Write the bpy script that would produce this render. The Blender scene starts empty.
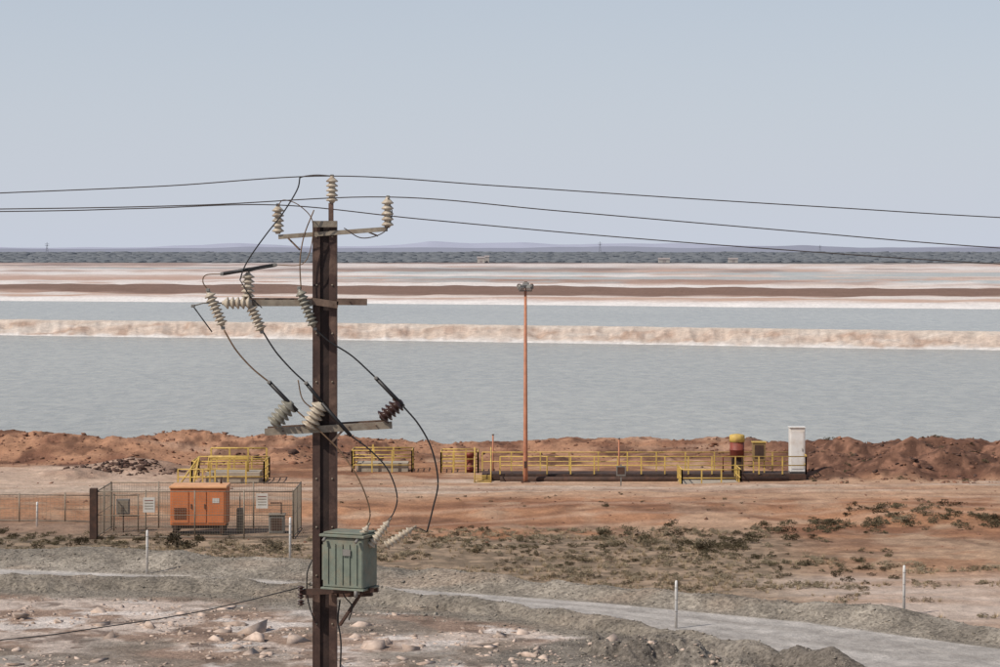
import bpy, bmesh, math, random
import numpy as np
from mathutils import Vector, Matrix
random.seed(7); rng=np.random.default_rng(11)
F=2361.1; H=12.8
scene=bpy.context.scene
# ------------------------------------------------------------------ noise
def _hash(ix,iy,s):
    h=(ix.astype(np.int64)*374761393+iy.astype(np.int64)*668265263+s*974634777)&0xffffffff
    h=((h^(h>>13))*1274126177)&0xffffffff
    h=(h^(h>>16))&0xffffffff
    return h/4294967295.0
def vn(x,y,s=0):
    x=np.asarray(x,float);y=np.asarray(y,float)
    ix=np.floor(x);iy=np.floor(y);fx=x-ix;fy=y-iy
    fx=fx*fx*(3-2*fx);fy=fy*fy*(3-2*fy)
    a=_hash(ix,iy,s);b=_hash(ix+1,iy,s);c=_hash(ix,iy+1,s);d=_hash(ix+1,iy+1,s)
    return ((a*(1-fx)+b*fx)*(1-fy)+(c*(1-fx)+d*fx)*fy)*2-1
def fbm(x,y,o=4,s=0,g=.5):
    r=0;a=1;t=0
    for i in range(o):
        c,sn=math.cos(i*.9),math.sin(i*.9)
        r=r+a*vn((x*c-y*sn)*2**i+i*17.3,(x*sn+y*c)*2**i-i*9.1,s+i);t+=a;a*=g
    return r/t*1.6
def ani(x,y,o=4,s=0,g=.55):   # streaky, un-rotated octaves
    r=0;a=1;t=0
    for i in range(o):
        r=r+a*vn(x*2**i+i*17.3,y*2**i-i*9.1,s+i);t+=a;a*=g
    return r/t*1.6
def ss(a,b,x):
    t=np.clip((x-a)/(b-a),0,1);return t*t*(3-2*t)
# ------------------------------------------------------------------ site lines (world metres)
def pl(X,pts):
    p=sorted(pts);return np.interp(X,[a for a,b in p],[b for a,b in p])
FB=[(-80,120),(-21,99),(-14.3,96.4),(-8,94.2),(-1.9,90.6),(3.7,87.2),(8.9,84.2),(13.8,81.3),(16.5,78),(45,45)]
RE=[(-80,114),(-20,94.6),(-11,92.0),(-4.56,89.6),(3.6,85.7),(10.3,81.3),(16,75.8),(45,41)]
NC=[(-80,106),(-19.1,90.4),(-11.4,89.4),(-4.4,86.4),(0,83.6),(4.05,79.8),(7.6,75.1),(10.5,70.8),(35,35)]
HEAPS=[(3.7,75.3,2.7,1.75),(6.0,73.0,2.6,1.35),(1.6,73.8,2.0,.8),(8.3,70.2,3.0,1.1)]
SPOIL=[(19,137,3.2,1.1),(22.5,134.5,3.0,1.3),(26,136.5,3.6,1.4),(29.5,133.5,2.8,1.1),(24.2,139,3,1.5),(31,139,4,1.5),(18.3,132.5,1.8,.6),(20.5,140,3,1.4),(34,135,3.4,1.3),(-21.5,138,3.5,.7),(-24,134,2.5,.5),(-5.5,144,2.2,.5),(-10,143,2.5,.5),(3,142,2.4,.5),(9,143,2.2,.6)]
def height(X,Y,detail=True):
    X=np.asarray(X,float);Y=np.asarray(Y,float)
    n1=fbm(X/7,Y/7,4,3); n2=fbm(X/1.1,Y/1.1,4,9)
    z=0.12*n1+0.035*n2
    fb=pl(X,FB)+.25*fbm(X/3,Y*0,3,41); re=pl(X,RE); nc=pl(X,NC)+.3*fbm(X/2.5,Y*0,3,42)
    onroad=ss(nc+.9,nc+1.4,Y)*(1-ss(re-.3,re+.2,Y))
    z=z*(1-onroad)
    up=ss(re,fb,Y); dn=1-ss(fb,fb+2.0,Y)
    bh=.42+.10*fbm(X/2.2,Y/2.2,3,21)
    z=z+bh*np.minimum(up,dn)*(1+.10*n2)
    up=1-ss(nc,nc+1.1,Y)
    dn=ss(nc-3.0,nc,Y)
    rg=1-np.abs(fbm(X/2.0,Y/2.6,5,33))*1.7
    lowz=-.90+.26*fbm(X/2.4,Y/2.4,5,31)+.42*(rg-.5)+.16*fbm(X/.5,Y/.5,4,32)
    bump=(.34+.08*fbm(X/1.7,Y/1.7,3,22)+.05*n2)
    slope_rough=.13*(1-np.abs(fbm(X/.9,Y/1.6,4,34))*1.6)*np.sin(np.clip(dn,0,1)*math.pi)
    near=(lowz*(1-dn)+bump*dn)+slope_rough
    z=np.where(Y<nc,near,z+bump*up*(Y<nc+1.1))
    for (cx,cy,r,h) in HEAPS:
        rr=np.hypot(X-cx,(Y-cy))+.3*fbm(X/.9,Y/.9,4,51)
        z=z+h*np.clip(1-rr/r,0,1)**1.1
    z=z+.4*ss(110,117,Y+2*n1)*(1-ss(124,130,Y))
    for yc in(121,122.7,125.4,127):
        yy=Y-yc-1.1*np.sin(X/8.5+yc)-.4*n1
        z=z-.06*np.exp(-(yy/.25)**2)
    cr=np.interp(X,[-35,-14,-6,14,17,40],[149,148,151,151,142,141])+1.5*fbm(X/6,Y*0,3,61)
    hh=np.interp(X,[-35,-12,-6,14,18,40],[1.15,1.1,.50,.50,1.2,1.3])*(1+.16*fbm(X/3.2,Y/6,4,62))
    wf=np.interp(X,[-35,-12,-6,14,18,40],[9,8,6,7,10,10])
    e_up=ss(cr-wf,cr,Y); e_dn=1-ss(cr,cr+11,Y)
    em=np.minimum(e_up,e_dn)
    rid=1-np.abs(fbm(X/1.8,Y/2.2,5,63))*1.6
    z=z+hh*em+np.interp(X,[-12,-6,14,18],[.3,.24,.24,.34])*em*(rid-.4)
    for (cx,cy,r,h) in SPOIL:
        rr=np.hypot(X-cx,(Y-cy))+.45*fbm(X/1.1,Y/1.1,4,52)
        z=np.maximum(z,z*.3+h*np.clip(1-rr/r,0,1)**.9)
    pond=ss(cr+1,cr+13,Y)
    Xc=np.clip(X,-260,260)
    b1=334-.387*Xc+1.2*fbm(X/25,Y*0,3,71)
    er=1-np.abs(fbm(X/2.6,Y/6,5,72))*1.5
    z1=np.interp(Y-b1,[-7,0,4,16,22,45],[-1.6,-.3,.05,1.6,1.5,-1.6])
    z1=z1+np.where((Y-b1>-2)&(Y-b1<40),.40*(er-.6)*ss(0,8,Y-b1)*(1-ss(13,18,Y-b1))+.05*fbm(X/2,Y/6,3,75),0)
    b2=562-.35*Xc+4*fbm(X/45,Y*0,3,73)
    q=Y-b2
    z2=np.interp(q,[-10,0,16,40,110,160,200],[-1.6,-.3,.9,.4,.5,1.8,.5])+.35*fbm(X/14,Y/14,3,74)*ss(0,20,q)
    for qc,a,wd in((260,.9,14),(345,1.1,18),(470,1.1,22),(640,1.3,30),(880,1.5,45),(1250,1.8,70)):
        z2=z2+a*np.exp(-((q-qc-12*fbm(X/300,Y*0,3,int(qc)))/wd)**2)*ss(-.8,0,fbm(X/220,Y*0,2,int(qc)+5))
    zp=np.where(Y-b1<60,z1,z2)
    z=z*(1-pond)+zp*pond
    return z
def hz(x,y): return float(height(np.array([x]),np.array([y]))[0])
def lin(r,g,b):
    f=lambda c:((c/255+.055)/1.055)**2.4 if c>10 else c/255/12.92
    return np.array([f(r),f(g),f(b)])
def colour(X,Y,Z):
    n=X.shape
    def full(c): return np.ones(n+(1,))*np.array(c)
    def mix(a,b,t): t=np.clip(t,0,1)[...,None]; return a*(1-t)+b*t
    nL=fbm(X/9,Y/9,4,101);nM=fbm(X/2.3,Y/2.3,4,102);nS=fbm(X/.5,Y/.5,3,103);nX=fbm(X/14,Y/2.5,4,104)
    c=full(lin(162,119,90))
    c=mix(c,full(lin(128,90,69)),ss(.0,.7,nX)*.8)
    c=mix(c,full(lin(186,156,130)),ss(.1,.8,nM+.4*nL)*.65)
    c=mix(c,full(lin(108,78,62)),ss(.3,.8,fbm(X/3.5,Y/2,5,111))*.65)
    t=ss(116,119.5,Y+1.5*nL)*(1-ss(130,133,Y+.8*nM))
    pale=mix(full(lin(180,147,121)),full(lin(192,171,152)),ss(-.3,.6,nX))
    pale=mix(pale,full(lin(156,118,94)),ss(.2,.8,fbm(X/10,Y/1.2,4,112))*.6)
    for yc in(121,122.7,125.4,127):
        yy=Y-yc-1.1*np.sin(X/8.5+yc)
        pale=mix(pale,full(lin(142,110,90)),np.exp(-(yy/.35)**2)*.65)
    c=mix(c,pale,t*.85)
    for k,yc in enumerate((108,109.7,112.5)):
        yy=Y-yc-2.5*np.sin(X/14+k*.4)-X*.08
        c=mix(c,full(lin(188,156,132)),np.exp(-(yy/.4)**2)*.45)
    lft=(1-ss(-22,-14,X))*ss(120,126,Y)*(1-ss(141,144,Y))
    c=mix(c,full(lin(194,169,149)),lft*.8*ss(-.6,.2,nM+.5))
    t=(1-ss(-9,-7,X+nM))*ss(100,103,Y)*(1-ss(110,113,Y+nL))
    c=mix(c,mix(full(lin(146,122,104)),full(lin(112,93,80)),ss(-.2,.5,nM)),t*.85)
    t=ss(-.5,.3,nM*.8+nL*.5+1.3*(1-ss(100,108,Y+1.2*nL)) -.1)*(1-ss(103.5,111,Y+1.5*nL))*(1-.7*ss(10,16,X))
    scrub=mix(full(lin(128,113,95)),full(lin(156,135,114)),ss(-.4,.5,nS))
    c=mix(c,scrub,t*.92)
    t=(ss(8,14,X+1.5*nL))*(1-ss(90,95,Y+1.3*nM))
    c=mix(c,mix(full(lin(178,152,133)),full(lin(196,177,162)),ss(-.3,.5,nX)),t*.9)
    cr=np.interp(X,[-35,-14,-6,14,17,40],[149,148,151,151,142,141]);wf=np.interp(X,[-35,-12,-6,14,18,40],[9,8,6,7,10,10])
    em=ss(cr-wf-1,cr-wf+1,Y+.6*nM)*(Y<175)
    ec=mix(full(lin(166,124,97)),full(lin(130,92,72)),ss(-.3,.5,nM))
    ec=mix(ec,full(lin(104,74,60)),ss(12,18,X)*.75)
    ec=mix(ec,full(lin(184,152,129)),ss(.3,.9,nX)*.5)
    ec=mix(ec,full(lin(82,56,45)),ss(.1,.6,fbm(X/1.2,Y/2,4,140))*.65)
    c=mix(c,ec,em)
    for (cx,cy,r,h) in SPOIL:
        m_=1-ss(r*.75,r*1.0,np.hypot(X-cx,Y-cy)+.5*nM)
        c=mix(c,mix(full(lin(96,69,56)),full(lin(134,98,79)),ss(-.3,.6,nS+nM*.5)),m_*(.9 if cx>0 else .4))
    spec=.25*np.ones(n)+.1
    fb=pl(X,FB);re=pl(X,RE);nc=pl(X,NC)
    gr=mix(full(lin(140,130,117)),full(lin(160,149,135)),ss(-.5,.5,nM))
    gr=mix(gr,full(lin(114,105,94)),ss(.1,.8,fbm(X/1.3,Y/1.3,4,120))*.55)
    gr=mix(gr,full(lin(162,141,122)),ss(.2,.9,fbm(X/4,Y/2,4,123))*.5)
    t=(1-ss(fb+1.4,fb+2.6,Y+.5*nM)); c=mix(c,gr,t); spec=spec*(1-t)+1.0*t
    t=ss(nc-3.4,nc-2.4,Y)*(1-ss(nc-.4,nc+.3,Y))
    c=mix(c,full(lin(128,118,105)),t*.45)
    road=mix(full(lin(166,158,150)),full(lin(180,172,164)),ss(-.5,.5,fbm((X*.8+Y)/1.2,(X-Y*.8)/8,3,121)))
    yy=(Y-nc)/np.maximum(re-nc,.5)
    for cc_ in(.38,.58,.8): road=mix(road,full(lin(146,138,130)),(np.exp(-((yy-cc_)/.045)**2))*.45)
    t=ss(nc+.9,nc+1.3,Y)*(1-ss(re-.2,re+.15,Y)); c=mix(c,road,t); spec=spec*(1-t)+.35*t
    t=1-ss(nc-3.6,nc-2.2,Y+.7*nM)
    rub=mix(full(lin(154,130,113)),full(lin(194,176,162)),ss(-.3,.4,nM+.3*nS))
    rub=mix(rub,full(lin(106,88,76)),ss(.2,.7,fbm(X/.9,Y/.9,4,122))*.75)
    rub=mix(rub,full(lin(214,202,192)),ss(.25,.6,fbm(X/1.7,Y/1.3,4,124))*.8)
    rub=mix(rub,full(lin(130,120,108)),ss(.25,.6,fbm(X/4.5,Y/3.5,3,125))*.7)
    c=mix(c,rub,t); spec=spec*(1-t)+.7*t
    hp=0*X
    for (cx,cy,r,h) in HEAPS:
        hp=np.maximum(hp,1-ss(r*.9,r*1.1,np.hypot(X-cx,Y-cy)+.3*nM))
    c=mix(c,mix(full(lin(116,107,97)),full(lin(142,132,120)),ss(-.4,.5,nM)),hp); spec=spec*(1-hp)+hp
    # far side
    Xc=np.clip(X,-260,260);b1=334-.387*Xc+1.2*fbm(X/25,Y*0,3,71);b2=562-.35*Xc+4*fbm(X/45,Y*0,3,73)
    q=Y-b1
    er=fbm(X/2.4,Y/6,5,150)
    bk=mix(full(lin(198,178,161)),full(lin(178,151,132)),ss(-.1,.6,er))
    bk=mix(bk,full(lin(208,195,182)),ss(.0,.6,ani(X/9,Y/3,4,151))*.75)
    bk=mix(bk,full(lin(220,212,204)),(1-ss(.8,4.0,q+1.8*er)))
    bk=mix(bk,full(lin(156,126,107)),ss(.3,.7,fbm(X/5,Y/4,4,152))*ss(3,6,q)*(1-ss(12,15,q))*.4)
    bk=mix(bk,full(lin(206,190,174)),ss(13.5,15,q)*.8)
    t=ss(-40,-30,q);c=mix(c,bk,t);spec=spec*(1-t)+.3*t
    q=Y-b2; qq=q+22*fbm(X/90,Y/60,3,160)
    lY=np.log(np.maximum(Y+.35*Xc,100))
    st=ani(X/170,lY*17,4,161);st2=ani(X/130,lY*8,5,162);st3=ani(X/60,lY*24,3,165)
    fr=mix(full(lin(186,154,136)),full(lin(204,184,170)),ss(-.3,.4,st2+.3*st3))
    fr=mix(fr,full(lin(226,218,211)),1-ss(5,18,q+9*st))
    fr=mix(fr,full(lin(192,160,140)),ss(18,28,q)*(1-ss(46,60,qq))*.8)
    fr=mix(fr,full(lin(218,208,199)),ss(50,60,qq)*(1-ss(72,84,qq))*.8)
    fr=mix(fr,full(lin(124,96,80)),ss(84,100,qq)*(1-ss(165,200,qq))*ss(-.6,0,st2+.35))
    fr=mix(fr,full(lin(220,209,200)),ss(195,205,qq)*(1-ss(225,240,qq))*.8)
    fr=mix(fr,full(lin(168,134,116)),ss(240,255,qq)*(1-ss(290,320,qq))*ss(-.5,.2,st2+.2)*.8)
    fr=mix(fr,full(lin(224,215,207)),ss(.18,.38,st)*(q>215)*.85)
    fr=mix(fr,full(lin(140,108,92)),ss(.15,.4,ani(X/240,lY*15,4,163))*ss(300,360,q)*.8)
    fr=mix(fr,full(lin(168,174,172)),ss(.2,.32,ani(X/260,lY*12,3,166))*ss(300,340,q)*(1-ss(1000,1200,q))*.85)
    fr=mix(fr,full(lin(218,207,199)),ss(.2,.4,ani(X/300,lY*20,4,164))*ss(500,600,q)*.75)
    fr=mix(fr,full(lin(128,104,92)),ss(.2,.45,ani(X/380,lY*18,4,167))*ss(600,800,q)*.75)
    t=ss(-50,-40,q);c=mix(c,fr,t)
    vg=mix(full(lin(84,82,80)),full(lin(98,93,87)),ss(-.2,.6,ani(X/220,Y/160,4,170)))
    hz_=1-np.exp(-np.maximum(Y-250,0)/8000)  # distance haze, painted into the ground and far bush colours below
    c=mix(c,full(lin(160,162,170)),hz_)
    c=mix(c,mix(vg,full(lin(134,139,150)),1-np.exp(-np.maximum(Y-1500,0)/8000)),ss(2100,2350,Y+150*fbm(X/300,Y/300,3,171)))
    c=c*(1+.12*nS[...,None]*(Y<400)[...,None])
    return np.clip(c,0,1),spec
# ------------------------------------------------------------------ materials
def new_mat(name):
    m=bpy.data.materials.new(name);m.use_nodes=True
    nt=m.node_tree;return m,nt,nt.nodes['Principled BSDF']
def mat(name,rgb,rough=.6,metal=0,ns=6,na=.25,bump=.15,dirt=None,island=0,spec=.4,dirtamt=.5):
    m,nt,b=new_mat(name);L=nt.links;N=nt.nodes
    c=lin(*rgb)
    tc=N.new('ShaderNodeTexCoord')
    no=N.new('ShaderNodeTexNoise');no.inputs['Scale'].default_value=ns;no.inputs['Detail'].default_value=6;no.inputs['Roughness'].default_value=.65
    L.new(tc.outputs['Object'],no.inputs['Vector'])
    mr=N.new('ShaderNodeMapRange');mr.inputs['From Min'].default_value=.3;mr.inputs['From Max'].default_value=.7
    mr.inputs['To Min'].default_value=1-na;mr.inputs['To Max'].default_value=1+na
    L.new(no.outputs['Fac'],mr.inputs['Value'])
    fac=mr.outputs['Result']
    if island:
        g=N.new('ShaderNodeNewGeometry')
        m2=N.new('ShaderNodeMapRange');m2.inputs['To Min'].default_value=1-island;m2.inputs['To Max'].default_value=1+island
        L.new(g.outputs['Random Per Island'],m2.inputs['Value'])
        mu=N.new('ShaderNodeMath');mu.operation='MULTIPLY';L.new(fac,mu.inputs[0]);L.new(m2.outputs['Result'],mu.inputs[1]);fac=mu.outputs[0]
    base=N.new('ShaderNodeRGB');base.outputs[0].default_value=(*c,1);src=base.outputs[0]
    if dirt is not None:
        n2=N.new('ShaderNodeTexNoise');n2.inputs['Scale'].default_value=ns*.45;n2.inputs['Detail'].default_value=8;n2.inputs['Roughness'].default_value=.7
        L.new(tc.outputs['Object'],n2.inputs['Vector'])
        r=N.new('ShaderNodeMapRange');r.inputs['From Min'].default_value=.48;r.inputs['From Max'].default_value=.66;r.inputs['To Max'].default_value=dirtamt
        L.new(n2.outputs['Fac'],r.inputs['Value'])
        mx=N.new('ShaderNodeMix');mx.data_type='RGBA';L.new(r.outputs['Result'],mx.inputs[0]);L.new(src,mx.inputs[6]);mx.inputs[7].default_value=(*lin(*dirt),1);src=mx.outputs[2]
    vm=N.new('ShaderNodeVectorMath');vm.operation='SCALE';L.new(src,vm.inputs[0]);L.new(fac,vm.inputs['Scale'])
    L.new(vm.outputs[0],b.inputs['Base Color'])
    b.inputs['Roughness'].default_value=rough;b.inputs['Metallic'].default_value=metal;b.inputs['Specular IOR Level'].default_value=spec
    if bump:
        bp=N.new('ShaderNodeBump');bp.inputs['Strength'].default_value=bump;bp.inputs['Distance'].default_value=.03
        L.new(no.outputs['Fac'],bp.inputs['Height']);L.new(bp.outputs[0],b.inputs['Normal'])
    return m
mg,nt,b=new_mat('ground_soil');N=nt.nodes;L=nt.links
at=N.new('ShaderNodeAttribute');at.attribute_name='Col'
sp=N.new('ShaderNodeAttribute');sp.attribute_name='speck'
geo=N.new('ShaderNodeNewGeometry')
def gn(scale,detail=5,rough=.6):
    n=N.new('ShaderNodeTexNoise');n.inputs['Scale'].default_value=scale;n.inputs['Detail'].default_value=detail;n.inputs['Roughness'].default_value=rough
    L.new(geo.outputs['Position'],n.inputs['Vector']);return n
a1=gn(7,6,.75);a2=gn(1.1,6,.65);a3=gn(.12,6,.65)
vo=N.new('ShaderNodeTexVoronoi');vo.inputs['Scale'].default_value=9;L.new(geo.outputs['Position'],vo.inputs['Vector'])
def mr(src,lo,hi,a=.3,b_=.7):
    r=N.new('ShaderNodeMapRange');r.inputs['From Min'].default_value=a;r.inputs['From Max'].default_value=b_;r.inputs['To Min'].default_value=lo;r.inputs['To Max'].default_value=hi
    L.new(src,r.inputs['Value']);return r.outputs['Result']
def mth(op,x,y):
    r=N.new('ShaderNodeMath');r.operation=op
    for i,v in enumerate((x,y)):
        if isinstance(v,(int,float)): r.inputs[i].default_value=v
        else: L.new(v,r.inputs[i])
    return r.outputs[0]
f=mth('MULTIPLY',mr(a2.outputs['Fac'],.8,1.2),mr(a3.outputs['Fac'],.9,1.1))
sk=mth('MULTIPLY',mth('ADD',mr(a1.outputs['Fac'],-.55,.55),mr(vo.outputs['Color'],-.3,.3,0,1)),sp.outputs['Fac'])
f=mth('MULTIPLY',f,mth('ADD',1,sk))
vm=N.new('ShaderNodeVectorMath');vm.operation='SCALE';L.new(at.outputs['Color'],vm.inputs[0]);L.new(f,vm.inputs['Scale'])
L.new(vm.outputs[0],b.inputs['Base Color']);b.inputs['Roughness'].default_value=.95;b.inputs['Specular IOR Level'].default_value=.12
bp=N.new('ShaderNodeBump');bp.inputs['Distance'].default_value=.07;bp.inputs['Strength'].default_value=1.0
hsum=mth('ADD',mth('MULTIPLY',a1.outputs['Fac'],mth('ADD',.45,sp.outputs['Fac'])),mth('MULTIPLY',a2.outputs['Fac'],2.0))
L.new(hsum,bp.inputs['Height']);L.new(bp.outputs[0],b.inputs['Normal'])
# ------------------------------------------------------------------ ground sheet
u=np.concatenate([np.linspace(-1.7,-.27,36,endpoint=False),np.linspace(-.27,.27,880),np.linspace(.27,1.7,37)[1:]])
v=np.arange(705,262,-.62);dm=H*F/(v-250)
d=np.concatenate([np.linspace(12,dm[0],50,endpoint=False),dm,np.geomspace(dm[-1],70000,70)[1:]])
U,D=np.meshgrid(u,d);X=U*D;Y=D.copy()
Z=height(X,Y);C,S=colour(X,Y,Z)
nr,ncl=X.shape
me=bpy.data.meshes.new('ground')
co=np.stack([X,Y,Z],-1).reshape(-1,3).astype(np.float32)
me.vertices.add(len(co));me.vertices.foreach_set('co',co.ravel())
i=np.arange((nr-1)*(ncl-1));r_=i//(ncl-1);c_=i%(ncl-1);a=r_*ncl+c_
fc=np.stack([a,a+1,a+1+ncl,a+ncl],-1).astype(np.int32)
me.loops.add(fc.size);me.loops.foreach_set('vertex_index',fc.ravel())
me.polygons.add(len(fc));me.polygons.foreach_set('loop_start',np.arange(0,fc.size,4,dtype=np.int32));me.polygons.foreach_set('loop_total',np.full(len(fc),4,dtype=np.int32))
me.polygons.foreach_set('use_smooth',np.ones(len(fc),dtype=bool))
me.update();me.validate()
ca=me.color_attributes.new('Col','FLOAT_COLOR','POINT')
cc=np.concatenate([C.reshape(-1,3),np.ones((nr*ncl,1))],1).astype(np.float32);ca.data.foreach_set('color',cc.ravel())
sa=me.attributes.new('speck','FLOAT','POINT');sa.data.foreach_set('value',S.ravel().astype(np.float32))
me.materials.append(mg);go=bpy.data.objects.new('ground',me);scene.collection.objects.link(go)
# ------------------------------------------------------------------ water
def water(name,poly,rgb):
    m,nt,b=new_mat(name+'_surface');N=nt.nodes;L=nt.links
    g=N.new('ShaderNodeNewGeometry')
    mp=N.new('ShaderNodeMapping');mp.inputs['Scale'].default_value=(.55,.26,1);mp.inputs['Rotation'].default_value=(0,0,.10);L.new(g.outputs['Position'],mp.inputs['Vector'])
    n=N.new('ShaderNodeTexNoise');n.inputs['Scale'].default_value=1.6;n.inputs['Detail'].default_value=4;n.inputs['Roughness'].default_value=.6;n.inputs['Distortion'].default_value=.4;L.new(mp.outputs[0],n.inputs['Vector'])
    n2=N.new('ShaderNodeTexNoise');n2.inputs['Scale'].default_value=.035;n2.inputs['Detail'].default_value=4;L.new(mp.outputs[0],n2.inputs['Vector'])
    cr=N.new('ShaderNodeValToRGB');c=lin(*rgb)
    cr.color_ramp.elements[0].position=.3;cr.color_ramp.elements[0].color=(*(c*.85),1)
    cr.color_ramp.elements[1].position=.74;cr.color_ramp.elements[1].color=(*(c*1.5),1)  # lighter ripple streaks and glints painted into the water colour
    L.new(n.outputs['Fac'],cr.inputs[0])
    r=N.new('ShaderNodeMapRange');r.inputs['From Min'].default_value=.3;r.inputs['From Max'].default_value=.7;r.inputs['To Min'].default_value=.9;r.inputs['To Max'].default_value=1.1;L.new(n2.outputs['Fac'],r.inputs['Value'])
    vm=N.new('ShaderNodeVectorMath');vm.operation='SCALE';L.new(cr.outputs[0],vm.inputs[0]);L.new(r.outputs[0],vm.inputs['Scale']);L.new(vm.outputs[0],b.inputs['Base Color'])
    b.inputs['Roughness'].default_value=.22;b.inputs['IOR'].default_value=1.33;b.inputs['Specular IOR Level'].default_value=.5
    bp=N.new('ShaderNodeBump');bp.inputs['Distance'].default_value=.22;bp.inputs['Strength'].default_value=.6;L.new(n.outputs['Fac'],bp.inputs['Height']);L.new(bp.outputs[0],b.inputs['Normal'])
    me=bpy.data.meshes.new(name);me.from_pydata([(x,y,-.3) for x,y in poly],[],[tuple(range(len(poly)))]);me.materials.append(m)
    o=bpy.data.objects.new(name,me);scene.collection.objects.link(o)
b1=lambda x:334-.387*max(-260,min(260,x))+20
water('water_pond',[(-800,152),(800,152),(800,b1(260)),(260,b1(260)),(-260,b1(-260)),(-800,b1(-260))],(143,138,124))
b2=lambda x:562-.35*max(-260,min(260,x))+8
water('water_pond_far',[(800,b1(260)+1),(800,b2(260)),(260,b2(260)),(-260,b2(-260)),(-800,b2(-260)),(-800,b1(-260)+1),(-260,b1(-260)+1),(260,b1(260)+1)],(152,148,136))
# ------------------------------------------------------------------ builder
class B:
    def __init__(s): s.v=[];s.f=[];s.m=[];s.sm=[];s.mats=[]
    def mi(s,m):
        if m not in s.mats:s.mats.append(m)
        return s.mats.index(m)
    def add(s,vs,fs,m,smooth=False):
        o=len(s.v);s.v+= [tuple(x) for x in vs];k=s.mi(m)
        for f in fs:s.f.append(tuple(o+i for i in f));s.m.append(k);s.sm.append(smooth)
    def box(s,c,size,m,rot=None,bev=.0):
        x,y,z=[t/2 for t in size]
        if bev>0:
            bm=bmesh.new();bmesh.ops.create_cube(bm,size=1);
            for vv in bm.verts: vv.co=Vector((vv.co.x*2*x,vv.co.y*2*y,vv.co.z*2*z))
            bmesh.ops.bevel(bm,geom=bm.edges[:],offset=bev,segments=1,affect='EDGES')
            bm.verts.index_update();vs=[vv.co.copy() for vv in bm.verts];fs=[[q.index for q in f.verts] for f in bm.faces];bm.free()
        else:
            vs=[Vector((a*x,b_*y,c_*z)) for a in(-1,1) for b_ in(-1,1) for c_ in(-1,1)]
            fs=[(0,1,3,2),(4,6,7,5),(0,4,5,1),(2,3,7,6),(0,2,6,4),(1,5,7,3)]
        if rot is not None: vs=[rot@q for q in vs]
        cc=Vector(c);s.add([q+cc for q in vs],fs,m)
    def beam(s,p,q,w,h,m):
        p=Vector(p);q=Vector(q);dd=q-p;R=dd.to_track_quat('X','Z').to_matrix()
        s.box((p+q)/2,(dd.length,w,h),m,R)
    def tube(s,pts,r,m,n=8,cap=True):
        pts=[Vector(p) for p in pts];rs=r if isinstance(r,(list,tuple)) else [r]*len(pts)
        vs=[];fs=[];up=None
        for i,p in enumerate(pts):
            t=(pts[min(i+1,len(pts)-1)]-pts[max(i-1,0)])
            if t.length<1e-9:t=Vector((0,0,1))
            t.normalize()
            if up is None: up=Vector((0,0,1)) if abs(t.z)<.9 else Vector((0,1,0))
            a=t.cross(up)
            if a.length<1e-4:a=t.cross(Vector((1,0,0)))
            a.normalize();bb=t.cross(a)
            for k in range(n):
                an=2*math.pi*k/n;vs.append(p+(a*math.cos(an)+bb*math.sin(an))*rs[i])
        for i in range(len(pts)-1):
            for k in range(n):
                fs.append((i*n+k,i*n+(k+1)%n,(i+1)*n+(k+1)%n,(i+1)*n+k))
        if cap: fs.append(tuple(range(n))[::-1]);fs.append(tuple((len(pts)-1)*n+k for k in range(n)))
        s.add(vs,fs,m,True)
    def lathe(s,p,q,prof,m,n=14):
        p=Vector(p);q=Vector(q);t=(q-p);up=Vector((0,1,0));a=t.cross(up);a.normalize();bb=t.normalized().cross(a)
        vs=[];fs=[]
        for (h,r) in prof:
            for k in range(n):
                an=2*math.pi*k/n;vs.append(p+t*h+(a*math.cos(an)+bb*math.sin(an))*r)
        for i in range(len(prof)-1):
            for k in range(n):fs.append((i*n+k,i*n+(k+1)%n,(i+1)*n+(k+1)%n,(i+1)*n+k))
        fs.append(tuple(range(n))[::-1]);fs.append(tuple((len(prof)-1)*n+k for k in range(n)))
        s.add(vs,fs,m,True)
    def insul(s,p,q,R,m,sheds=5,core=.4,taper=0,metal=None):
        prof=[(0,R*.35)]
        for i in range(sheds):
            h0=.06+.88*i/sheds;h1=.06+.88*(i+1)/sheds;k=1-taper*i/sheds
            dh=h1-h0
            prof+=[(h0,R*core*k),(h0+dh*.12,R*.92*k),(h0+dh*.3,R*k),(h0+dh*.5,R*.8*k),(h0+dh*.85,R*core*k)]
        prof+=[(.96,R*.32),(1,R*.3)]
        s.lathe(p,q,prof,m)
    def obj(s,name,parent=None):
        me=bpy.data.meshes.new(name);me.from_pydata(s.v,[],s.f)
        for m in s.mats:me.materials.append(m)
        me.polygons.foreach_set('material_index',s.m);me.polygons.foreach_set('use_smooth',s.sm);me.update()
        bm=bmesh.new();bm.from_mesh(me);bmesh.ops.recalc_face_normals(bm,faces=bm.faces[:]);bm.to_mesh(me);bm.free()
        o=bpy.data.objects.new(name,me);scene.collection.objects.link(o)
        if parent:o.parent=parent
        return o
def empty(name,loc=(0,0,0)):
    e=bpy.data.objects.new(name,None);scene.collection.objects.link(e);e.empty_display_size=.5;return e
def S3(u_,v_,d_): return Vector(((u_-500)*d_/F,d_,H-(v_-250)*d_/F))   # pixel column and row at a chosen depth -> world
def smooth_path(pts,n=8):
    P=[Vector(p) for p in pts];P=[2*P[0]-P[1]]+P+[2*P[-1]-P[-2]];out=[]
    for i in range(1,len(P)-2):
        for k in range(n):
            t=k/n;a,b_,c,d_=P[i-1],P[i],P[i+1],P[i+2]
            out.append(.5*((2*b_)+(c-a)*t+(2*a-5*b_+4*c-d_)*t*t+(3*b_-a-3*c+d_)*t**3))
    out.append(P[-2]);return out
M_pole=mat('weathered_pole_steel',(72,52,44),.75,.1,ns=3.5,na=.35,dirt=(128,102,86),dirtamt=.6,bump=.4)
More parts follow.
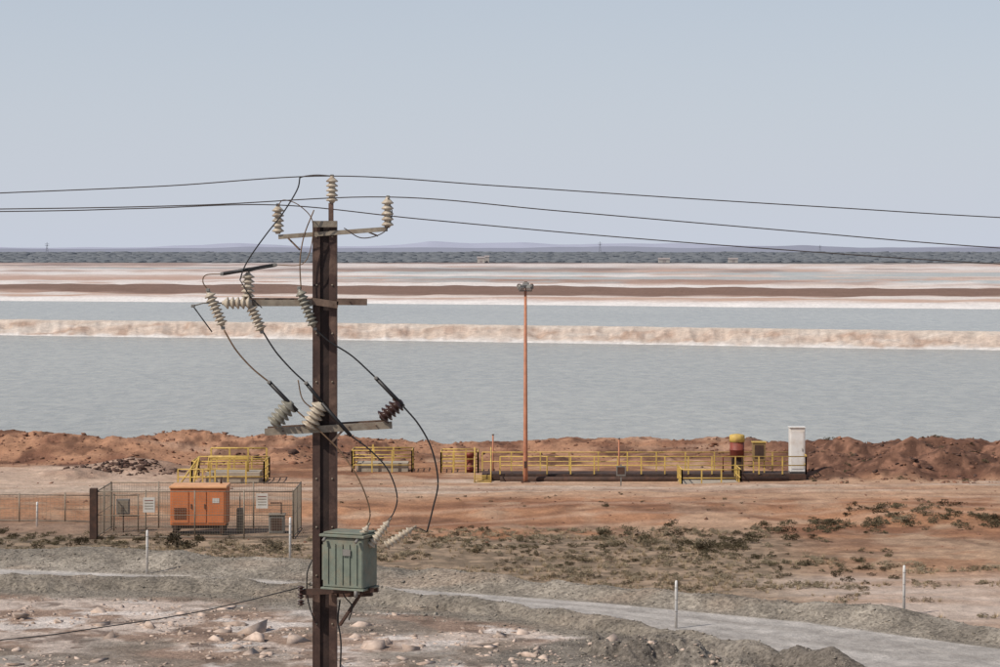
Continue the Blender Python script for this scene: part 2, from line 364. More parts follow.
M_poledk=mat('pole_core_dark',(46,33,28),.85,ns=4,na=.35,dirt=(78,58,48),bump=.5)
M_galv=mat('galvanised_steel',(134,122,106),.65,.15,ns=9,na=.25,dirt=(108,84,66),dirtamt=.6)
M_rustarm=mat('rusty_crossarm_steel',(108,88,74),.75,.1,ns=7,na=.3,dirt=(78,54,42),dirtamt=.7)
M_porc=mat('porcelain_grey',(178,164,144),.4,ns=9,na=.15,dirt=(120,96,74),dirtamt=.7,spec=.4)
M_porcg=mat('porcelain_greygreen',(132,126,112),.4,ns=9,na=.15,dirt=(100,84,68),spec=.4)
M_porcb=mat('porcelain_brown',(62,42,36),.3,ns=9,na=.2,spec=.5)
M_wire=mat('aluminium_wire_dull',(74,65,60),.7,.2,ns=4,na=.2,bump=0)
M_black=mat('black_insulated_lead',(36,33,32),.5,ns=4,na=.2,bump=0)
M_lead=mat('copper_lead_weathered',(114,90,68),.6,.2,ns=4,na=.3,bump=0)
M_green=mat('transformer_greygreen_paint',(112,118,105),.65,ns=5,na=.18,dirt=(132,118,98),dirtamt=.7,bump=.1,spec=.25)
M_yel=mat('yellow_safety_paint',(200,168,88),.6,ns=5,na=.15,dirt=(154,122,80),dirtamt=.7,bump=.05)
M_or=mat('orange_painted_steel',(200,118,72),.6,ns=2.2,na=.14,dirt=(170,108,74),dirtamt=.6,bump=.05,spec=.25)
M_orl=mat('orange_lid_pale',(214,158,114),.6,ns=2.2,na=.12,dirt=(180,128,90),bump=.05,spec=.25)  # lid in a paler orange than the cabinet sides
M_wht=mat('white_paint',(216,212,206),.55,ns=3,na=.06,dirt=(190,172,152),dirtamt=.5,bump=.03)
M_sign=mat('faded_sign_white',(200,193,182),.7,ns=4,na=.1,dirt=(170,152,134),dirtamt=.5,bump=.03)
M_grey=mat('grey_steel',(122,117,110),.6,.15,ns=6,na=.15)
M_dark=mat('dark_rusted_steel',(70,52,43),.8,.1,ns=4,na=.3,dirt=(104,70,54))
M_rust=mat('rust_orange_pole',(174,116,88),.75,ns=4,na=.2,dirt=(144,90,66))
M_red=mat('red_painted_tank',(128,62,48),.6,ns=4,na=.2,dirt=(98,56,44))
M_conc=mat('concrete',(162,149,132),.9,ns=3,na=.15)
M_glass=mat('floodlight_lens',(150,152,152),.15,ns=3,na=.05,spec=.8,bump=0)
# ------------------------------------------------------------------ power pole
D0=45.0
def P(u_,v_,dd=0): return S3(u_,v_,D0+dd)
E=empty('power_pole')
pw=24*D0/F; cx=(325-500)*D0/F; ztop=P(325,221).z; zb=-1.6
b_=B();chw=.12
for sx in(-1,1):
    xo=cx+sx*(pw/2-.012)
    zc=(ztop+zb)/2;hh=ztop-zb
    b_.box((xo,D0,zc),(.022,.26,hh),M_pole)
    for sy in(-1,1):
        b_.box((cx+sx*(pw/2-.024-chw/2),D0+sy*.118,zc),(chw-.002,.02,hh-.004),M_pole)
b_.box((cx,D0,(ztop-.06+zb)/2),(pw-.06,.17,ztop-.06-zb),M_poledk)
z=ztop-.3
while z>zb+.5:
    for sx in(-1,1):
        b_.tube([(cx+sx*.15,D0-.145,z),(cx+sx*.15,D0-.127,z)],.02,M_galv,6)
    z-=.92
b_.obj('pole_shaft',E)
b_=B()
b_.beam(P(331,226,-.17),P(331,203,-.17),.09,.09,M_pole)
b_.beam(P(313,224,-.2),P(337,224,-.2),.05,.12,M_galv)
b_.beam(P(279,237,.05),P(387,229,-.35),.09,.085,M_galv)
b_.beam(P(366,231,-.2),P(378,236,-.2),.03,.03,M_rustarm)
b_.beam(P(300,250,-.16),P(288,238,-.12),.03,.03,M_rustarm)
b_.beam(P(226,303,-.2),P(312,303,-.2),.10,.12,M_galv)
b_.beam(P(244,301,.2),P(367,302,.2),.12,.125,M_rustarm)
b_.beam(P(337,302,-.18),P(367,302,-.18),.10,.115,M_rustarm)
b_.beam(P(311,301,-.22),P(338,305,-.22),.02,.13,M_rustarm)
b_.beam(P(265,432,-.2),P(392,425,-.2),.11,.13,M_galv)
b_.beam(P(268,430,.2),P(388,423,.2),.11,.13,M_rustarm)
b_.beam(P(330,444,-.22),P(345,428,-.22),.03,.04,M_rustarm)
for uu,vv in[(300,430),(349,427),(283,431),(376,425.5),(300,303),(350,302)]:
    b_.tube([P(uu,vv,-.29),P(uu,vv,.3)],.014,M_pole,6)
b_.obj('crossarms',E)
b_=B()
for (p,q,R,mm,n) in [
  (P(332,203,-.17),P(332,176,-.17),.118,M_porc,5),
  (P(278,234,.05),P(278,205,.05),.118,M_porc,5),
  (P(387.5,228,-.35),P(387.5,197,-.35),.118,M_porc,5),
  (P(248,299,-.2),P(248,272,-.2),.13,M_porc,5),
  (P(252,303,-.33),P(222,303,-.33),.12,M_porc,5),
  (P(223,326,-.3),P(208,291,-.3),.115,M_porc,8),
  (P(262,331,-.3),P(250,305,-.3),.115,M_porc,6),
  (P(314,327,-.32),P(299,289,-.32),.11,M_porcg,8),
  (P(273,425,-.25),P(292,402,-.3),.18,M_porcg,5),
  (P(308,428,-.25),P(322,402,-.3),.175,M_porc,5),
  (P(381,419,-.25),P(402,401,-.3),.16,M_porcb,5)]:
    b_.insul(p,q,R,mm,n,core=.5)
b_.obj('insulators',E)
b_=B()
for p,q,r in[(P(222,274,-.3),P(275,265,-.25),.035),(P(269,382,-.3),P(297,411,-.32),.04),(P(306,383,-.3),P(322,403,-.32),.035),(P(376,378,-.3),P(403,406,-.34),.04),(P(322,403,-.36),P(351,436,-.36),.035)]:
    b_.tube([p,q],r,M_black,8)
for uu,vv in[(222,274),(275,265),(208,290),(223,328),(250,304),(262,332),(299,288),(315,329),(269,382),(306,383),(376,378),(403,406),(332,176),(278,205),(388,197),(193,306)]:
    b_.box(P(uu,vv,-.32 if vv>240 else -.1),(.07,.07,.06),M_grey,bev=.01)
b_.tube([P(193,306,-.3),P(212,332,-.3)],.012,M_black)
b_.tube([P(193,306,-.3),P(203,303,-.3),P(226,303,-.25)],.014,M_grey)
b_.obj('fuse_links',E)
b_=B()
def lead(pts,r=.013,m=M_lead,dd=-.33,n=8):
    b_.tube(smooth_path([P(a,c,dd) for a,c in pts],n),r,m,6)
lead([(300,177),(297,190),(283,213),(268,232),(252,254),(244,268),(240,280)],.013,M_black)
lead([(332,176),(318,175),(306,176),(299,178)],.012,M_wire,-.15)
lead([(208,290),(203,282),(206,275),(222,274)],.012)
lead([(388,198),(392,215),(384,232),(362,238),(344,228)],.010,M_wire,-.4)
lead([(278,206),(284,200),(300,206),(313,224),(305,262),(275,265)],.010,M_lead)
lead([(314,210),(304,236),(300,262),(301,289)],.012,M_lead)
lead([(224,330),(236,350),(252,368),(269,382)],.017)
lead([(263,332),(276,352),(292,370),(306,383)],.017,M_black)
lead([(316,330),(330,342),(352,356),(376,378)],.017,M_black)
lead([(403,406),(419,425),(432,450),(438,482),(433,508),(427,532)],.018,M_black)
lead([(427,532),(418,528),(411,529)],.010,M_black)
lead([(351,436),(370,450),(388,470),(397,495),(394,512),(385,524)],.015,M_black)
lead([(297,411),(322,433),(344,456),(361,484),(370,512),(366,528)],.015,M_lead)
lead([(298,380),(303,400),(318,412)],.012,M_lead)
lead([(262,308),(250,296),(240,280)],.010,M_black)
lead([(248,272),(262,268),(275,265)],.010,M_black)
lead([(340,600),(338,620),(341,645),(339,690)],.016,M_black,-.1)
lead([(344,560),(343,592),(352,606),(349,620)],.012,M_black,-.5)
lead([(312,560),(307,575),(308,600),(314,620)],.012,M_black,-.3)
b_.obj('jumper_leads',E)
b_=B()
R=Matrix.Rotation(math.radians(-24),3,'Z')
tc=P(350,561,-.78);W,Dp,Ht=.84,.6,.94
def T(x,y,z): return tc+R@Vector((x,y,z))
b_.box(tc,(W,Dp,Ht),M_green,R,.02)
b_.box(T(0,0,Ht/2+.03),(W+.1,Dp+.1,.05),M_green,R,.008)
b_.box(T(0,0,Ht/2+.075),(W-.02,Dp-.02,.035),M_green,R,.01)
b_.box(T(0,0,-Ht/2-.02),(W+.06,Dp+.06,.04),M_green,R,.008)
for k in range(5):
    x=-W/2+.12+k*(W-.24)/4
    b_.box(T(x,-Dp/2-.012,-.02),(.02,.024,.74),M_green,R)
for k in range(5):
    y=-Dp/2+.1+k*(Dp-.2)/4
    b_.box(T(-W/2-.03,y,-.02),(.06,.022,.66),M_green,R)
b_.box(T(.1,-Dp/2-.03,.2),(.16,.012,.12),M_grey,R)
for sx in(-1,1):
    b_.tube([T(sx*.34,-Dp/2-.05,Ht/2-.02),T(sx*.34,-Dp/2-.12,Ht/2-.06)],.03,M_grey,8)
b_.tube([T(.3,-.34,-.5),T(.3,-.34,-.62)],.035,M_grey,8)
b_.tube([T(-.1,.1,-.5),T(-.1,.1,-.6)],.06,M_dark,8)
b_.tube([T(.15,0,-.5),T(.15,0,-.62)],.05,M_grey,8)
b_.obj('transformer_tank',E)
b_=B()
for p,q in[((351,553),(368,526)),((369,547),(389,521)),((384,547),(413,528))]:
    b_.insul(P(*p,-.95),P(*q,-.95),.10,M_porc,7,core=.55,taper=.25)
    b_.tube([P(*q,-.95),P(q[0]+(q[0]-p[0])*.12,q[1]+(q[1]-p[1])*.12,-.95)],.02,M_galv,6)
b_.obj('transformer_bushings',E)
b_=B()
b_.beam(P(300,592,-.3),P(378,589,-.6),.09,.11,M_dark)
b_.beam(P(306,596,.2),P(372,594,-.3),.08,.08,M_dark)
b_.beam(P(326,590,-.2),P(352,590,-1.1),.08,.09,M_dark)
b_.beam(P(352,592,-.2),P(372,590,-1.1),.08,.09,M_dark)
b_.beam(P(340,625,-.13),P(362,592,-.5),.05,.05,M_dark)
for k in range(3):
    b_.insul(P(301,586+k*7,-.36),P(301,592+k*7,-.36),.07,M_porcb,2)
b_.obj('transformer_bracket',E)
def wire(name,pts,r=.0115,m=M_wire):
    q=B();q.tube(smooth_path(pts,10),r,m,6);return q.obj(name)
wire('overhead_power_line',[S3(-420,206,43),S3(-150,199,43.5),S3(0,193,44),S3(165,186,44.4),S3(332,176,44.83),S3(500,186,45.5),S3(680,198,46),S3(850,208.5,46.5),S3(1000,217.5,47),S3(1400,238,48)])
wire('overhead_power_line',[S3(-420,214,43),S3(0,211.5,44),S3(140,208.5,44.6),S3(278,205,45.05),S3(420,219,45.5),S3(600,235.5,46),S3(800,251,46.5),S3(1000,264,47),S3(1400,284,48)])
wire('overhead_power_line',[S3(-420,212,42.5),S3(0,209,43.6),S3(200,205,44.2),S3(388,197,44.65),S3(560,211,45),S3(780,230,45.5),S3(1000,248,46),S3(1400,272,47)])
wire('service_wire',[S3(-300,664,44),S3(0,640,44),S3(100,627.5,44.3),S3(200,611.5,44.5),S3(298,588,44.64)],.011,M_black)
# ------------------------------------------------------------------ railings
def rail(b,pts,base,h=1.08,step=1.5,m=M_yel,r=.032,mid=2,toe=False,post=.036):
    for i in range(len(pts)-1):
        p=Vector(pts[i]);q=Vector(pts[i+1]);Ln=(q-p).length;n=max(1,round(Ln/step))
        for k in range(mid):
            hh=h*(1-k/(mid+.0)) if mid>1 else h
            b.tube([(p.x,p.y,base+hh),(q.x,q.y,base+hh)],r,m,6)
        for k in range(n+1):
            t=p.lerp(q,k/n);b.box((t.x,t.y,base+h/2),(post*2,post*2,h),m)
        if toe:b.beam((p.x,p.y,base+.08),(q.x,q.y,base+.08),.012,.14,m)
def GX(u_,d_):return (u_-500)*d_/F
E=empty('pump_walkway')
x0,x1=GX(482,131),GX(806,131);zd=.36
b_=B()
b_.box(((x0+x1)/2,132,zd-.03),(x1-x0,1.9,.06),M_dark)
b_.beam((x0,131.03,zd-.17),(x1,131.03,zd-.17),.08,.24,M_dark);b_.beam((x0,132.97,zd-.17),(x1,132.97,zd-.17),.08,.24,M_dark)
k=x0+.3
while k<x1:
    for yy in(131.03,132.97): b_.box((k,yy,-.35),(.14,.14,.9),M_dark)
    k+=2.2
b_.tube([(x0+1,130.7,.10),(x1-1,130.7,.10)],.16,M_dark,10)
b_.obj('deck',E)
b_=B();rail(b_,[(x0+1.0,131,0),(x1,131,0)],zd,.98,1.35,toe=False);rail(b_,[(x0,133,0),(x1,133,0)],zd,1.05,1.6,r=.028)
rail(b_,[(x1,131,0),(x1,133,0)],zd,1.05,1.0);b_.obj('handrail',E)
b_=B()
for k in range(4): b_.box((x0+.05,130.9-.28*k,zd-.08-.09*k),(.9,.26,.04),M_yel)
for sx in(-.45,.45):
    b_.tube([(x0+.05+sx,131,zd+1.05),(x0+.05+sx,129.9,1.0)],.035,M_yel,6);b_.tube([(x0+.05+sx,129.9,1.0),(x0+.05+sx,129.9,-.1)],.035,M_yel,6)
    b_.tube([(x0+.05+sx,131,zd+1.5),(x0+.05+sx,131,zd)],.035,M_yel,6)
b_.obj('steps',E)
b_=B();xa,xb=GX(682,127.5),GX(741,127.5)
rail(b_,[(xa,127.5,0),(xb,127.5,0),(xb,130.8,0)],.02,.92,1.1);rail(b_,[(xa,127.5,0),(xa,130.6,0)],.02,.92,1.1)
b_.box(((xa+xb)/2,129.2,.04),(xb-xa,3.0,.1),M_conc);b_.obj('landing_rail',E)
b_=B();tx=GX(737,132);
b_.lathe((tx,132,zd+.85),(tx,132,2.52),[(0,.36),(.02,.40),(.3,.40),(.31,.42),(.34,.42),(.35,.40),(.66,.40)],M_red,20)
b_.lathe((tx,132,zd+.85+1.31*.66),(tx,132,2.52),[(0,.405),(.02,.43),(.8,.43),(.92,.36),(1,.15)],M_yel,20)
b_.box((tx,132,zd+.42),(.5,.5,.84),M_dark,bev=.03)
for sx in(-.3,.3):b_.box((tx+sx,131.75,zd+.42),(.08,.08,.84),M_dark)
b_.tube([(tx-.4,131.8,1.3),(tx-.8,131.8,1.3),(tx-.8,131.8,.4)],.06,M_red,8)
b_.obj('pump_motor_tank')
b_=B();bx=GX(759,131.8)
b_.box((bx,131.9,1.55),(.72,.5,1.0),mat('olive_brown_paint',(140,114,76),.6,ns=3,na=.2),bev=.02)
b_.box((bx,131.9,2.08),(.8,.6,.05),M_yel);b_.box((bx,131.64,1.55),(.5,.02,.75),M_dark);
for sx in(-.3,.3):b_.box((bx+sx,131.9,zd+.35),(.07,.07,.7),M_yel)
b_.obj('control_box')
b_=B();bx=GX(797.5,131.6)
b_.box((bx,131.9,zd+1.3),(.84,.75,2.45),M_wht,bev=.03);b_.box((bx,131.9,zd+2.55),(.92,.85,.05),M_wht,bev=.01)
b_.box((bx,131.512,zd+1.3),(.66,.02,2.1),M_wht,bev=.005);b_.box((bx+.26,131.49,zd+1.3),(.03,.03,.16),M_grey)
b_.box((bx,131.9,zd+.04),(.9,.8,.08),M_grey);b_.obj('electrical_cabinet')
for (uu,dd,v0,v1) in[(619,131,439,480),(493,134,435,475)]:
    q=B();xx=GX(uu,dd);q.tube([(xx,dd,hz(xx,dd)-.2),(xx,dd,H-(v0-250)*dd/F)],.045,M_rust,8);q.tube([(xx,dd,H-(v0-250)*dd/F),(xx,dd,H-(v0-250)*dd/F+.06)],.07,M_grey,8);q.obj('marker_pipe')
def guard(name,ua,ub,dn,df,h,mx=3,step=1.1,extra=None):
    q=B();a0,a1=GX(ua,dn),GX(ub,dn);zz=hz((a0+a1)/2,dn)
    rail(q,[(a0,dn,0),(a1,dn,0),(a1,df,0),(a0,df,0),(a0,dn,0)],zz,h,step,mid=mx,r=.035,post=.04)
    return q,a0,a1,zz
q,a0,a1,zz=guard('g',352,412,136,138,1.25,3);q.box(((a0+a1)/2,137,zz+.25),(a1-a0-.5,1.4,.5),M_conc);q.beam((a0+1.2,136.1,zz+1.25),(a0+1.2,136.1,zz+1.6),.1,.1,M_yel);q.obj('yellow_guard_rail')
q,a0,a1,zz=guard('g',441,478,135.5,137.5,1.2,3,.8);
q.lathe((GX(470,136),136,zz),(GX(470,136),136,zz+1.15),[(0,.2),(.1,.2),(.12,.3),(.2,.3),(.22,.2),(.8,.2),(.82,.28),(1,.28)],M_red,12);q.obj('yellow_guard_rail')
q,a0,a1,zz=guard('g',192,264,129,132,1.25,3,1.0)
q.tube([(a0-.6,128,zz),(a0+.4,129,zz+1.5)],.05,M_yel,6);q.tube([(a0+.2,128,zz),(a0+.4,129,zz+1.5)],.05,M_yel,6)
rail(q,[(a0+.5,133.5,0),(a1-.3,133.5,0)],zz+.35,1.25,.9,mid=2,r=.05,post=.05)
q.box(((a0+a1)/2+.2,130.4,zz+.3),(a1-a0-1,1.8,.6),M_conc);q.tube([(a0+.8,130,zz+.6),(a0+.8,130,zz+1.4),(a1-1,130,zz+1.4),(a1-1,130,zz+.6)],.09,M_yel,8)
q.obj('yellow_guard_rail')
q=B();rail(q,[(GX(178,127.5),127.5,0),(GX(215,127.2),127.2,0)],hz(-16,127.5),.85,.7,mid=2,r=.035,post=.04);q.obj('yellow_guard_rail')
q=B();xx=GX(621,126);zz=hz(xx,126);q.box((xx,126,zz+.55),(.07,.05,1.2),M_grey);q.box((xx,125.95,zz+.8),(.5,.03,.55),M_grey,bev=.01);q.box((xx,125.93,zz+.82),(.38,.012,.38),M_dark);q.obj('small_sign')
E=empty('floodlight_pole');xx=GX(525.5,130);zt=10.55;zz=hz(xx,130)
q=B();q.tube([(xx,130,zz-.3),(xx,130,zz+1.2),(xx,130,zt)],[.13,.125,.075],M_rust,12);q.box((xx,130,zz+.03),(.5,.5,.06),M_dark);q.box((xx,129.86,zz+1.0),(.16,.05,.35),M_dark);q.obj('pole',E)
q=B();q.beam((xx-.36,130,zt),(xx+.36,130,zt),.08,.07,M_grey)
for sx,yw in((-.27,.7),(.25,-.7),(0.02,0)):
    Rt=Matrix.Rotation(yw,3,'Z')@Matrix.Rotation(math.radians(35),3,'X');c=Vector((xx+sx,129.9 if sx!=.02 else 130.15,zt+(.2 if sx!=.02 else .32)))
    q.box(c,(.36,.26,.28),M_grey,Rt,.06);q.box(c+Rt@Vector((0,-.14,0)),(.31,.03,.23),M_glass,Rt,.01);q.box(c+Rt@Vector((0,.18,0)),(.2,.14,.16),M_dark,Rt,.03)
    q.tube([c,(xx+sx,130,zt)],.025,M_dark,6)
q.obj('lamp_heads',E)
# ------------------------------------------------------------------ fenced enclosure + orange box
E=empty('mesh_fence_enclosure');q=B();qm=B()
xa,xb,ya,yb=GX(98,105),GX(294,105),104.6,108.6
M_mesh=mat('fence_wire_galvanised',(140,128,112),.6,.1,ns=3,na=.1,bump=0)
def fence(q,qm,p,q_,h=2.1,sp=.11):
    p=Vector(p);r=Vector(q_);Ln=(r-p).length;n=max(1,round(Ln/2.4))
    for k in range(n+1):
        t=p.lerp(r,k/n);zz=hz(t.x,t.y);q.tube([(t.x,t.y,zz-.2),(t.x,t.y,zz+h+.05)],.034,M_galv,8)
    z0=hz(p.x,p.y);z1=hz(r.x,r.y)
    for hh in(h,.08,h*.5):q.tube([(p.x,p.y,z0+hh),(r.x,r.y,z1+hh)],.024 if hh!=h*.5 else .012,M_galv,6)
    m_=int(Ln/sp)
    for k in range(m_):
        t=p.lerp(r,(k+.5)/m_);zz=z0+(z1-z0)*(k+.5)/m_;qm.tube([(t.x,t.y,zz+.08),(t.x,t.y,zz+h)],.0055,M_mesh,3,False)
    for k in range(int(h/.118)-1):
        hh=.12+k*.118;qm.tube([(p.x,p.y,z0+hh),(r.x,r.y,z1+hh)],.0055,M_mesh,3,False)
fence(q,qm,(xa,ya,0),(xb,ya,0));fence(q,qm,(xb,ya,0),(xb,yb,0));fence(q,qm,(xb,yb,0),(xa,yb,0));fence(q,qm,(xa,yb,0),(xa,ya,0))
zz=hz(xa,ya);q.box((xa-.12,ya,zz+1.1),(.34,.3,2.3),M_dark,bev=.02)
q.obj('frame',E);qm.obj('wire_mesh',E)
for uu,v0 in((149,505),(262,501)):
    s_=B();xx=GX(uu,104.5);c=(xx,104.5,H-(v0-250)*104.5/F);s_.box(c,(.52,.02,.66),M_sign,bev=.004)
    for k in range(4):s_.box((c[0],104.486,c[2]+.2-.12*k),(.38,.006,.03),M_galv if k else M_red)
    for sx in(-.2,.2):s_.box((c[0]+sx,104.53,c[2]),(.03,.04,.6),M_galv)
    s_.obj('warning_sign')
E=empty('orange_generator_box');q=B();xo=GX(198.5,106);zz=.42;Wd=2.5
q.box((xo,106.6,zz+.86),(Wd,1.5,1.66),M_or,bev=.03)
q.box((xo,106.6,zz+1.74),(Wd+.1,1.62,.12),M_orl,bev=.03)
for k in(-1,0,1): q.box((xo+k*.8,105.835,zz+.84),(.74,.03,1.4),M_or,bev=.01)
for k in range(6): q.box((xo-.8,105.81,zz+.35+.09*k),(.55,.03,.035),M_dark)
for k in(-1,1): q.box((xo+k*.3,105.80,zz+.9),(.04,.05,.2),M_dark)
q.box((xo+.8,105.812,zz+1.15),(.3,.01,.22),M_sign)
q.box((xo-Wd/2-.012,106.6,zz+.9),(.03,1.0,1.1),M_or)
q.obj('cabinet',E)
q=B()
for sx in(-1,1):
    q.box((xo+sx*(Wd/2-.2),106.6,zz-.15),(.16,1.5,.36),M_dark)
q.box((xo,106.6,zz-.06),(Wd-.1,1.3,.12),M_dark)
q.tube([(xo+.9,107.0,zz+1.8),(xo+.9,107.0,zz+2.1)],.05,M_dark,8)
q.obj('skid_base',E)
q=B();xx=GX(240,107);z_=hz(xx,107);q.box((xx,107,z_+.55),(.3,.25,1.1),M_galv,bev=.02);q.tube([(xx,107,z_),(xx,107,z_+1.8)],.03,M_galv,6);q.obj('meter_post')
# switch frame and junction box behind the orange cabinet
q=B();xx=GX(126,107.4);z_=hz(xx,107.4)
for sx in(-.55,.55):q.tube([(xx+sx,107.4,z_),(xx+sx,107.4,z_+1.7)],.035,M_galv,6)
q.tube([(xx-.6,107.4,z_+1.65),(xx+.6,107.4,z_+1.65)],.03,M_galv,6);q.tube([(xx-.6,107.4,z_+.7),(xx+.6,107.4,z_+.7)],.03,M_galv,6)
q.box((xx-.1,107.25,z_+1.15),(.6,.22,.7),M_grey,bev=.02);q.box((xx-.1,107.13,z_+1.15),(.48,.015,.56),M_galv,bev=.003);q.tube([(xx-.1,107.25,z_+.8),(xx-.1,107.25,z_)],.03,M_dark,6);q.obj('switch_box_frame')
q=B();xx=GX(277,106.9);z_=hz(xx,106.9)
q.box((xx,106.9,z_+.4),(.7,.6,.8),M_grey,bev=.03);q.box((xx,106.9,z_+.83),(.78,.68,.05),M_galv,bev=.01);q.box((xx,106.58,z_+.42),(.5,.02,.55),M_dark);q.tube([(xx+.2,106.9,z_+.8),(xx+.2,106.9,z_+1.35),(xx-.3,106.9,z_+1.35)],.035,M_dark,6);q.obj('junction_box')
E=empty('yard_fence');q=B();qm=B();fence(q,qm,(-27,111.5,0),(-18.2,110.5,0),1.3,.2);q.obj('posts_and_rails',E);qm.obj('wire_mesh',E)
def mpost(uu,dd,h,lean=0):
    q=B();xx=GX(uu,dd);zz=hz(xx,dd);q.lathe((xx,dd,zz-.2),(xx+lean,dd,zz+h),[(0,.05),(.9,.05),(.985,.045),(1,.02)],M_wht,10)
    for k in(.35,.6,.85):q.tube([(xx+lean*k-.05,dd-.05,zz+h*k),(xx+lean*k+.05,dd-.05,zz+h*k)],.008,M_galv,5)
    q.obj('white_fence_post')
for uu,dd,h in((147,92.9,1.72),(290,97.2,1.8),(676,79.9,1.62),(904,82.6,1.68),(37,109,1.15)):mpost(uu,dd,h,.01)
# ------------------------------------------------------------------ scatter
def hull_template(n,sq=(1,1,1)):
    bm=bmesh.new()
    for k in range(n):
        p=Vector((random.gauss(0,1),random.gauss(0,1),random.gauss(0,1))).normalized()*random.uniform(.65,1.1)
        bm.verts.new((p.x*sq[0],p.y*sq[1],p.z*sq[2]))
    r=bmesh.ops.convex_hull(bm,input=bm.verts[:])
    for e in [e for e in bm.verts if not e.link_faces]:bm.verts.remove(e)
    bmesh.ops.triangulate(bm,faces=bm.faces[:]);bm.verts.index_update()
    v_=np.array([x.co[:] for x in bm.verts]);f_=np.array([[q.index for q in f.verts] for f in bm.faces]);bm.free();return v_,f_
def leaf_template(n,leaf,flat=.7,stems=6):
    vs=[];fs=[]
    lobes=[(random.gauss(0,.38),random.gauss(0,.38),random.uniform(.15,.75)*flat,random.uniform(.22,.45)) for _ in range(7)]
    for k in range(n):
        lx,ly,lz,lr=random.choice(lobes)
        d_=Vector((random.gauss(0,1),random.gauss(0,1),random.gauss(0,1))).normalized()*lr*random.random()**.4
        c=Vector((lx,ly,lz))+Vector((d_.x,d_.y,d_.z*flat))
        if c.z<0:c.z=-c.z*.3
        a=Vector((random.gauss(0,1),random.gauss(0,1),random.gauss(0,1))).normalized();b2_=a.orthogonal().normalized();s=leaf*random.uniform(.6,1.4)
        o=len(vs);vs+=[c-a*s-b2_*s*.35,c+a*s*.1-b2_*s*.5,c+a*s,c+b2_*s*.5];fs+=[(o,o+1,o+2),(o,o+2,o+3)]
    for k in range(stems):
        lx,ly,lz,lr=random.choice(lobes);o=len(vs);vs+=[Vector((-.02,0,0)),Vector((.02,0,0)),Vector((lx,ly,lz))];fs.append((o,o+1,o+2))
    return np.array([v_[:] for v_ in vs]),np.array(fs)
def tuft_template(n=26):
    vs=[];fs=[]
    for k in range(n):
        an=random.uniform(0,6.28);r=random.uniform(0,.35);l=random.uniform(.5,1);t=random.uniform(.1,.6)
        bx,by=r*math.cos(an),r*math.sin(an);w=.035;o=len(vs)
        vs+=[(bx-w*math.sin(an),by+w*math.cos(an),0),(bx+w*math.sin(an),by-w*math.cos(an),0),(bx+t*math.cos(an),by+t*math.sin(an),l)];fs.append((o,o+1,o+2))
    return np.array(vs),np.array(fs)
def scatter(name,temps,xy,sc,m,zoff=0,tilt=False,zs=None):
    xy=np.asarray(xy);zz=height(xy[:,0],xy[:,1])
    V=[];Fs=[];o=0
    for k in range(len(xy)):
        tv,tf=temps[k%len(temps)];a=rng.uniform(0,6.283);c,s=math.cos(a),math.sin(a)
        R=np.array([[c,-s,0],[s,c,0],[0,0,1]])
        if tilt:
            b2_=rng.uniform(-.6,.6);R=R@np.array([[1,0,0],[0,math.cos(b2_),-math.sin(b2_)],[0,math.sin(b2_),math.cos(b2_)]])
        q=tv@R.T*sc[k]
        if zs is not None:q[:,2]*=zs[k]
        q=q+np.array([xy[k,0],xy[k,1],zz[k]+zoff*sc[k]]);V.append(q);Fs.append(tf+o);o+=len(tv)
    V=np.concatenate(V);Fs=np.concatenate(Fs)
    me=bpy.data.meshes.new(name);me.vertices.add(len(V));me.vertices.foreach_set('co',V.astype(np.float32).ravel())
    me.loops.add(Fs.size);me.loops.foreach_set('vertex_index',Fs.astype(np.int32).ravel());me.polygons.add(len(Fs))
    me.polygons.foreach_set('loop_start',np.arange(0,Fs.size,3,dtype=np.int32));me.polygons.foreach_set('loop_total',np.full(len(Fs),3,dtype=np.int32))
    me.update();me.validate();me.materials.append(m);o_=bpy.data.objects.new(name,me);scene.collection.objects.link(o_);return o_
rt=[hull_template(random.choice([7,8,9,10]),(1,random.uniform(.5,.95),random.uniform(.3,.65))) for _ in range(20)]
M_r1=mat('pale_salt_rock',(186,165,149),.9,ns=3,na=.25,dirt=(132,108,92),dirtamt=.7,island=.28,bump=.5)
M_r2=mat('gravel_stone',(138,128,115),.9,ns=5,na=.2,island=.4,bump=.3)
M_r3=mat('red_clod',(126,90,71),.95,ns=4,na=.25,island=.3,bump=.5)
M_r4=mat('dark_spoil',(84,62,52),.95,ns=4,na=.3,island=.3,bump=.5)
n=2200;y=rng.uniform(68,90,n*4);x=rng.uniform(-.24,.24,n*4)*y;k=(y<pl(x,NC)-2.6-rng.exponential(.6,n*4))&(vn(x/2.2,y/2.2,200)>-.1);xy=np.stack([x,y],1)[k][:n]
sc=np.clip(rng.lognormal(-2.7,.8,len(xy)),.02,.5);scatter('rock_rubble',rt,xy,sc,M_r1,-.08,True)
big=np.array([(GX(250,79),79),(GX(262,77.5),77.5),(GX(235,80.5),80.5),(GX(375,76),76),(GX(392,77),77),(GX(410,75.5),75.5),(GX(22,82),82),(GX(60,81),81),(GX(150,80),80),(GX(480,76),76),(GX(300,77),77),(GX(110,78),78)])
scatter('boulder_cluster',rt,big,np.array([1.05,.8,.6,.8,.6,.55,.8,.55,.55,.5,.65,.55]),M_r1,-.05,True)
n=22000;y=rng.uniform(66,101,n*2);x=rng.uniform(-.25,.25,n*2)*y
nc=pl(x,NC);re=pl(x,RE);fb=pl(x,FB)
k=((y<nc+1.0)&(y>nc-3.6))|((y>re)&(y<fb+2))|((np.hypot(x-4.5,y-74.5)<4))
xy=np.stack([x,y],1)[k][:n];scatter('gravel_stones',rt,xy,np.clip(rng.lognormal(-3.4,.5,len(xy)),.015,.16),M_r2,.1,True)
